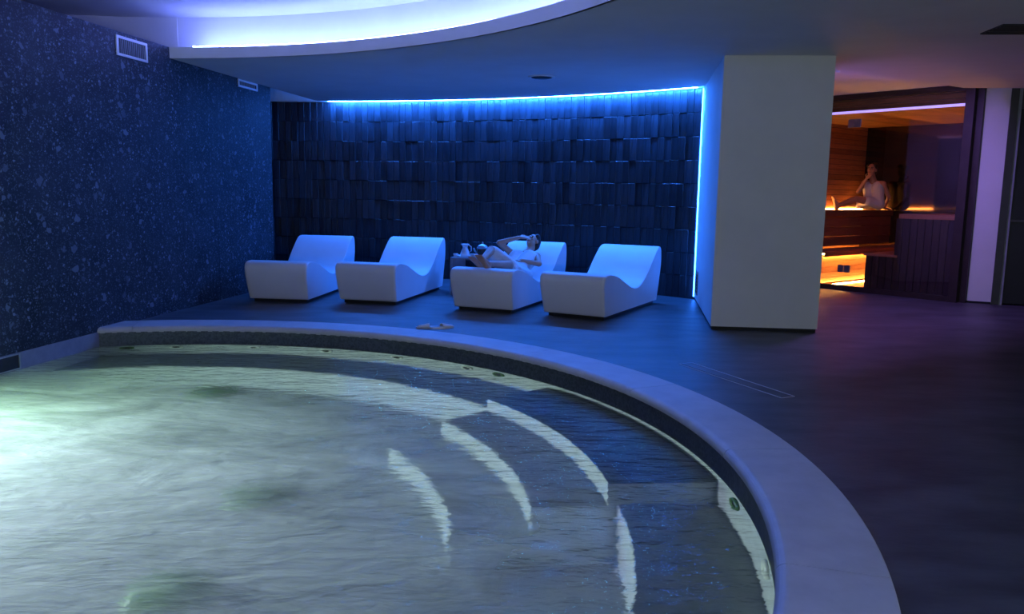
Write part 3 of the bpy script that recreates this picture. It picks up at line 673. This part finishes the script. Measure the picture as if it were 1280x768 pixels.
cf = empty('carafe', on_table(-0.085, 0.0, 0.5205)); tag(cf, 'white waisted carafe on the side table', 'carafe')
lathe('vessel', [(0.0, 0.0), (0.062, 0.0), (0.068, 0.015), (0.052, 0.07), (0.034, 0.11), (0.036, 0.135), (0.064, 0.165), (0.060, 0.166), (0.032, 0.136), (0.030, 0.11), (0.046, 0.07), (0.0, 0.02)], M['white'], cf)
tube_pts('handle', [(0.05, 0, 0.15), (0.085, 0, 0.13), (0.085, 0, 0.07), (0.058, 0, 0.05)], 0.007, M['white'], cf)
for k, (x, y, lab) in enumerate(((-0.155, -0.08, 'small white cup on the outer edge of the side table'), (0.045, -0.10, 'small white cup between carafe and teapot'), (0.10, -0.13, 'small white cup in front of the glass teapot'))):
    c_ = empty('cup', on_table(x, y, 0.532 if k < 1 else 0.515)); tag(c_, lab, 'cup', 'cups on the side table')
    if k == 0: c_.location = on_table(-0.185, -0.13, 0.515)
    lathe('bowl', [(0.0, 0.0), (0.018, 0.0), (0.022, 0.006), (0.032, 0.045), (0.029, 0.045), (0.019, 0.010), (0.0, 0.008)], M['white'], c_, 18)
    tube_pts('handle', [(0.029, 0, 0.038), (0.046, 0, 0.032), (0.044, 0, 0.016), (0.025, 0, 0.014)], 0.004, M['white'], c_, 6)
tp = empty('teapot', on_table(0.150, 0.06, 0.515)); tag(tp, 'glass teapot of dark tea with pointed silver lid', 'teapot')
lathe('vessel', [(0.0, 0.0), (0.06, 0.0), (0.082, 0.03), (0.084, 0.085), (0.075, 0.115), (0.068, 0.125), (0.072, 0.115), (0.080, 0.085), (0.0, 0.09)], M['tea'], tp)
lathe('rim_band', [(0.070, 0.108), (0.082, 0.108), (0.080, 0.130), (0.068, 0.130)], M['steel'], tp)
ld_ = lathe('lid', [(0.0, 0.130), (0.076, 0.130), (0.060, 0.150), (0.030, 0.168), (0.012, 0.176), (0.0, 0.178)], M['steel'], tp)
lathe('knob', [(0.0, 0.176), (0.010, 0.178), (0.014, 0.188), (0.008, 0.200), (0.0, 0.204)], M['steel'], ld_, 12)
tube_pts('handle', [(0.075, 0, 0.12), (0.125, 0, 0.115), (0.130, 0, 0.06), (0.082, 0, 0.03)], 0.008, M['steel'], tp)
tube_pts('spout', [(-0.075, 0, 0.05), (-0.105, 0, 0.075), (-0.125, 0, 0.115)], 0.012, M['steel'], tp)

# ------------------------------------------------------------------ slippers
def slipper(loc, rz, lab):
    S = empty('slipper', loc, rz); tag(S, lab, 'slipper', 'white slippers by the pool rim')
    out = [(0.030*math.sin(t)*(1.25 if math.cos(t) > 0 else 1.0)*1.35, 0.13*math.cos(t)) for t in [2*PI*k/24 for k in range(24)]]
    prism('sole', out, 0.0, 0.018, M['white'], S)
    vs, fs = [], []
    for i in range(5):
        y = -0.01 + 0.03*i; wd = 0.049*math.sqrt(max(0.05, 1-(y/0.132)**2)); hh = 0.040 - 0.006*i
        for k in range(9):
            a = PI*k/8; vs.append((wd*math.cos(a)*1.06, y, 0.014 + hh*math.sin(a)))
    for i in range(4):
        for k in range(8): fs.append((i*9+k, i*9+k+1, (i+1)*9+k+1, (i+1)*9+k))
    fs.append(tuple(range(36, 45)))
    o = mesh('strap', vs, fs, M['towel'], S, True); sm = o.modifiers.new('s', 'SOLIDIFY'); sm.thickness = 0.005
slipper(at(535.5, 410.5), math.radians(100), 'white slipper lying flat on the floor, toe towards the loungers')
slipper(at(553, 410.5), math.radians(-62), 'white slipper lying askew beside its mate by the pool rim')

# ------------------------------------------------------------------ wall vents, ceiling fittings, floor slot
def vent(ya, yb, z0, z1, lab):
    V = empty('air_vent', wall_pt((ya+yb)/2, (z0+z1)/2)); tag(V, lab, 'vent', 'air vents on the terrazzo wall')
    a, b = along(ya), along(yb)
    wall_box('backplate', a, b, z0, z1, 0.0, 0.004, M['backing'], V)
    for (p, q, r, s) in ((a, b, z1-0.025, z1), (a, b, z0, z0+0.025), (a, a+0.028, z0+0.025, z1-0.025), (b-0.028, b, z0+0.025, z1-0.025)): wall_box('frame', p, q, r, s, 0.0, 0.014, M['white'], V)
    nv = int((b-a-0.06)/0.032)
    for k in range(nv): wall_box('slat', a+0.034+k*0.032, a+0.043+k*0.032, z0+0.025, z1-0.025, 0.003, 0.011, M['ledge'], V)
vent(8.25, 8.755, 2.69, 2.885, 'white framed louvre vent under the open recess on the terrazzo wall')
vent(10.69, 11.22, 2.70, 2.800, 'white framed vent tucked under the low ceiling at the wall end')
sp = at(677, 96, HC)
S = empty('ceiling_speaker', (sp.x, sp.y, HC)); tag(S, 'round dark recessed fitting in the ceiling above the loungers', 'speaker')
lathe('rim', [(0.135, 0.0), (0.170, 0.0), (0.168, -0.010), (0.140, -0.012)], M['plaster'], S, 32)
lathe('grille', [(0.0, -0.020), (0.10, -0.020), (0.137, -0.010)], M['black'], S, 32)
G = empty('ceiling_diffuser', (4.3, 6.9, HC)); tag(G, 'dark slot air diffuser set in the ceiling', 'diffuser')
box('slot', (-0.375, -0.19, -0.012), (0.75, 0.19, 0.0), M['black'], G)
for k in range(6): box('blade', (-0.375, -0.17+k*0.062, -0.018), (0.75, -0.155+k*0.062, -0.012), M['backing'], G)
G.rotation_euler = (0, 0, math.radians(-5))
d0, d1, d2, d3 = at(849, 455.5), at(977, 498), at(993, 496), at(865, 454)
D = empty('slot_drain', d0); tag(D, 'long narrow steel-edged drain let into the dark floor', 'drain')
def strip(name, a, b, wdt, mat):
    e = (b-a).normalized(); s = Vector((-e.y, e.x, 0))*wdt/2; vs = [a+s, a-s, b-s, b+s]
    prism(name, [v-d0 for v in vs], 0.0005, 0.003, mat, D)
strip('edge', d0, d1, 0.012, M['coping']); strip('edge', d3, d2, 0.012, M['coping']); strip('end', d1, d2, 0.010, M['coping']); strip('end', d0, d3, 0.010, M['coping'])
strip('cover', (d0+d3)/2, (d1+d2)/2, 0.10, M['floor'])

# ------------------------------------------------------------------ sauna (s runs along the glass, t goes in)
S0 = at(1025, 360); S1 = at(1190, 378); U = (S1-S0).normalized(); V = Vector((-U.y, U.x, 0)); SL = (S1-S0).length
SM = Matrix(((U.x, V.x, 0, S0.x), (U.y, V.y, 0, S0.y), (0, 0, 1, 0), (0, 0, 0, 1)))
TD, SLW, ZC = 3.0, -0.98, 2.69
def sbox(name, lo, hi, mat, parent=None, bevel=0.0):
    o = box(name, lo, hi, mat, None, bevel); o.data.transform(SM)
    if parent is not None:
        o.parent = parent; o.matrix_parent_inverse = Matrix.Translation(-Vector(parent.location))
    return o
def sloc(s, t, z): return SM @ Vector((s, t, z))
# shell
wsl = empty('wall_sauna', sloc(SLW, 1.5, 0)); tag(wsl, 'sauna side wall of narrow horizontal wooden slats', kind='structure')
sbox('wall_core', (SLW-0.12, 0.02, 0), (SLW-0.02, TD+0.1, ZC+0.2), M['bronze'], wsl)
z = 0.02
while z < ZC-0.02:
    sbox('slat', (SLW-0.02, 0.04, z), (SLW, TD, min(z+0.082, ZC)), M['wood'], wsl); z += 0.09
wsb = sbox('wall_mirror', (SLW, TD, 0), (SL+0.1, TD+0.02, ZC), M['darkglass']); tag(wsb, 'dark mirror glass wall at the back of the sauna', kind='structure')
wsr = sbox('wall_sauna_end', (SL+0.06, 0.06, 0), (SL+0.14, TD+0.1, ZC+0.2), M['bronze']); tag(wsr, 'dark end wall of the sauna', kind='structure')
wsf = sbox('floor_sauna', (SLW, 0.02, 0.002), (SL+0.06, TD, 0.012), M['redwood']); tag(wsf, 'warm brown sauna floor', kind='structure')
csn = empty('ceiling_sauna', sloc(0.5, 1.5, ZC)); tag(csn, 'sauna ceiling of wooden boards', kind='structure')
sbox('ceiling_core', (SLW, 0.10, ZC+0.02), (SL+0.1, TD+0.1, ZC+0.06), M['bronze'], csn)
k = 0
s_ = SLW
while s_ < SL+0.06:
    sbox('board', (s_, 0.10, ZC), (min(s_+0.128, SL+0.06), TD, ZC+0.02), M['wood'], csn); s_ += 0.135
for k in range(3): sbox('fascia_board', (SLW, 0.10, ZC+k*0.08), (SL+0.06, 0.118, ZC+0.074+k*0.08), M['wood'], csn)
vl = sbox('ceiling_light_strip', (SLW, 0.085, ZC-0.03), (SL+0.04, 0.10, ZC+0.005), M['saunapurple']); tag(vl, 'violet light strip across the sauna ceiling', 'light strip')
# benches
def bench(name_lab, s0, s1, z, front, riser_to, lab, grp):
    pass
ub = empty('sauna_bench', sloc(-0.68, 1.5, 0)); tag(ub, 'upper wooden sauna bench carrying the seated person', 'bench')
for k in range(4): sbox('seat_board', (SLW+0.01+k*0.150, 0.06, 1.155), (SLW+0.150+k*0.150, TD-0.01, 1.19), M['redwood'], ub, 0.004)
sbox('front_rail', (-0.40, 0.06, 1.10), (-0.38, TD-0.01, 1.154), M['redwood'], ub)
for k in range(3): sbox('front_board', (-0.44, 0.06, 0.60+k*0.165), (-0.42, TD-0.01, 0.755+k*0.165), M['redwood'], ub)
lb = empty('sauna_bench', sloc(-0.18, 1.5, 0)); tag(lb, 'lower wooden sauna bench with glowing strip below its edge', 'bench')
for k in range(3): sbox('seat_board', (-0.40+k*0.140, 0.06, 0.535), (-0.265+k*0.140, TD-0.01, 0.57), M['redwood'], lb, 0.004)
sbox('front_rail', (0.0, 0.06, 0.485), (0.02, TD-0.01, 0.534), M['redwood'], lb)
for k in range(5): sbox('front_board', (-0.10, 0.06, 0.06+k*0.084), (-0.08, TD-0.01, 0.138+k*0.084), M['wood'], lb)
for nm, lo, hi, lab in (('bench_light_strip', (-0.045, 0.08, 0.515), (-0.02, TD-0.02, 0.532), 'warm light strip under the edge of the lower sauna bench'), ('floor_light_strip', (-0.06, 0.08, 0.014), (-0.04, TD-0.02, 0.03), 'warm light strip along the sauna floor at the bench foot'), ('seat_light_strip', (SLW+0.002, 0.08, 1.195), (SLW+0.022, TD-0.02, 1.215), 'warm light strip behind the upper sauna bench')):
    tag(sbox(nm, lo, hi, M['saunaback' if nm.startswith('seat') else 'saunaled']), lab, 'light strip')
rb = empty('sauna_step_bench', sloc(1.3, 0.6, 0)); tag(rb, 'stepped sauna bench end clad in dark upright slats behind the glass', 'bench')
sbox('core', (0.66, 0.11, 0.013), (1.13, 1.5, 0.55), M['bronze'], rb); sbox('core', (1.13, 0.11, 0.013), (SL+0.05, 1.5, 1.12), M['bronze'], rb)
sbox('seat_board', (0.62, 0.07, 0.55), (1.13, 1.5, 0.585), M['redwood'], rb, 0.003); sbox('seat_board', (1.11, 0.07, 1.12), (SL+0.05, 1.5, 1.185), M['redwood'], rb, 0.003)
for k in range(13):
    a = 0.66+k*0.104; hgt = 0.55 if a+0.09 < 1.14 else 1.12
    sbox('slat', (a, 0.08, 0.013), (a+0.094, 0.11, hgt), M['wood_v'], rb, 0.003)
# glass front
gf = empty('window_1', sloc(1.0, 0, 0)); tag(gf, 'tall frameless glass front of the sauna in a dark frame', kind='structure')
sbox('frame_head', (SLW-0.3, -0.02, 2.86), (SL+0.03, 0.06, 2.93), M['bronze'], gf); sbox('frame_sill', (SLW-0.3, -0.02, 0.0), (SL+0.03, 0.06, 0.075), M['bronze'], gf)
sbox('frame_post', (SL-0.055, -0.03, 0.0), (SL+0.06, 0.06, 2.93), M['bronze'], gf)
for a, b in ((SLW-0.3, 0.358), (0.366, SL-0.055)): sbox('pane', (a, 0.012, 0.075), (b, 0.022, 2.86), M['glass'], gf)
for z0, z1 in ((2.445, 2.565), (0.275, 0.385)):
    for a, b in ((0.268, 0.358), (0.366, 0.456)): sbox('hinge_plate', (a, 0.0, z0), (b, 0.034, z1), M['steel'], gf, 0.003)
# person in the sauna: seated on the upper bench, legs stretched along it towards the glass
pt = {}
def sp_(x, y, s): P = on_plane(x, y, sloc(s, 0, 0), U); Q = P - S0; return Vector((s, Q.dot(V), P.z))
P0 = empty('person', S0, math.atan2(U.y, U.x)); tag(P0, 'person in a white towel sitting in the sauna leaning on one arm', 'person')
hip = sp_(1098, 257, -0.50); sh = sp_(1097, 229, -0.54); hdp = sp_(1088, 213, -0.64); kn = sp_(1066, 246, -0.56); ft = sp_(1035, 259, -0.56)
hb = sp_(1122, 263, -0.56)
hip.z = 1.19 + 0.115; hip.y -= 0.14; sh.y -= 0.14; hip.x = -0.52
W2 = lambda v, s, z=0: Vector((v.x + s, v.y, v.z + z))
J2 = dict(hipL=W2(hip, -0.09), hipR=W2(hip, 0.09), shL=W2(sh, -0.17), shR=W2(sh, 0.17, -0.02), neck=sh + Vector((0, -0.05, 0.075)), head=sh + Vector((0, -0.10, 0.15)))
dirn = (ft - hip); dirn.z = 0; dirn.x = 0; dy = -1.0
J2['kneeR'] = Vector((hip.x-0.14, hip.y-0.36, 1.19+0.20)); J2['ankR'] = Vector((hip.x-0.28, hip.y-0.70, 1.19+0.085))
J2['kneeL'] = Vector((hip.x-0.32, hip.y-0.24, 1.19+0.12)); J2['ankL'] = Vector((hip.x-0.33, hip.y-0.60, 1.19+0.085))
J2['elR'] = J2['shR'] + Vector((0.06, 0.13, -0.23)); J2['wrR'] = Vector((hip.x+0.07, hip.y+0.25, 1.19+0.045))
J2['elL'] = J2['shL'] + Vector((0.02, -0.24, -0.16)); J2['wrL'] = J2['shL'] + Vector((0.14, -0.22, 0.06))
bm = bmesh.new(); torso(bm, J2)
limbs(bm, J2, [('hipL', 'kneeL', 0.085, 0.056), ('kneeL', 'ankL', 0.054, 0.036), ('hipR', 'kneeR', 0.085, 0.056), ('kneeR', 'ankR', 0.054, 0.036), ('shL', 'elL', 0.048, 0.037), ('elL', 'wrL', 0.037, 0.025), ('shR', 'elR', 0.048, 0.037), ('elR', 'wrR', 0.037, 0.025)])
hf = head_frame((0.12, -1, 0.18), (0, 0.15, 1)); hc = J2['head'] + Vector((0, 0.0, 0.075))
add_head(bm, hc, hf)
hand(bm, J2['wrR'], (0.35, 0.45, -0.12), (0.2, 0, -1), 1, 0.1); hand(bm, J2['wrL'], (0.35, 0.12, 0.5), (0, 0.9, -0.2), 1, 0.5)
foot(bm, J2['ankR'], (-0.15, -0.30, 0.90), (0.5, 0.75, 0.35)); foot(bm, J2['ankL'], (-0.15, -0.35, 0.85), (0.45, 0.75, 0.40))
fuse('body', bm, M['skin'], P0, 0.0075, 3)
head_details(hc, hf, P0, True)
bm = bmesh.new(); pel = (J2['hipL']+J2['hipR'])/2; ch = (J2['shL']+J2['shR'])/2
for s in (-1, 1):
    sx = Vector((s*0.08, 0, 0))
    capsule(bm, pel+sx, pel.lerp(ch, 0.45)+sx*0.9, 0.112, 0.108); capsule(bm, pel.lerp(ch, 0.45)+sx*0.9, pel.lerp(ch, 0.80)+sx, 0.108, 0.116)
capsule(bm, J2['hipR'], J2['hipR'].lerp(J2['kneeR'], 0.5), 0.11, 0.085); capsule(bm, J2['hipL'], J2['hipL'].lerp(J2['kneeL'], 0.5), 0.11, 0.085)
for t in (0.15, 0.35, 0.5): capsule(bm, J2['hipL'].lerp(J2['kneeL'], t), J2['hipR'].lerp(J2['kneeR'], t), 0.095, 0.095)
fuse('towel', bm, M['towel'], P0, 0.01, 4)['label'] = 'white bath towel'

# ------------------------------------------------------------------ white wall and dark door right of the sauna
w0, w1 = at(1196, 378), at(1238, 380.5); wd = (w1-w0).normalized(); wn = Vector((-wd.y, wd.x, 0))
def quadprism(name, a, b, th, z0, z1, mat, parent=None):
    return prism(name, [a, b, b+wn*th, a+wn*th], z0, z1, mat, parent)
q = quadprism('wall_right', w0, w1, 0.05, 0.03, 2.95, M['plaster']); tag(q, 'narrow white wall between the sauna and the dark door', kind='structure')
q = quadprism('baseboard_right', w0 + wn*0.01, w1 + wn*0.01, 0.035, 0, 0.03, M['backing']); tag(q, 'dark skirting of the narrow white wall', kind='structure')
dr = empty('door_1', w1); tag(dr, 'dark glazed door in a black frame beside the narrow white wall', kind='structure')
def dbox(name, a, b, o0, o1, z0, z1, mat):
    A = wd*a + wn*o0; B = wd*b + wn*o0
    prism(name, [A, B, B+wn*(o1-o0), A+wn*(o1-o0)], z0, z1, mat, dr)
dbox('frame_post', 0.0, 0.09, -0.03, 0.1, 0, 2.95, M['black']); dbox('seal_strip', 0.09, 0.13, -0.01, 0.1, 0, 2.95, M['ledge']); dbox('leaf', 0.13, 1.3, 0.02, 0.06, 0.02, 2.6, M['doorglass']); dbox('rail', 0.13, 1.3, 0.0, 0.07, 1.12, 1.15, M['black']); dbox('head', 0.13, 1.3, -0.03, 0.1, 2.6, 2.95, M['black'])
q = quadprism('wall_lobby', w1 + wd*1.3, w1 + wd*2.7, 0.05, 0, 2.95, M['floor']); tag(q, 'dark wall beyond the glazed door', kind='structure')
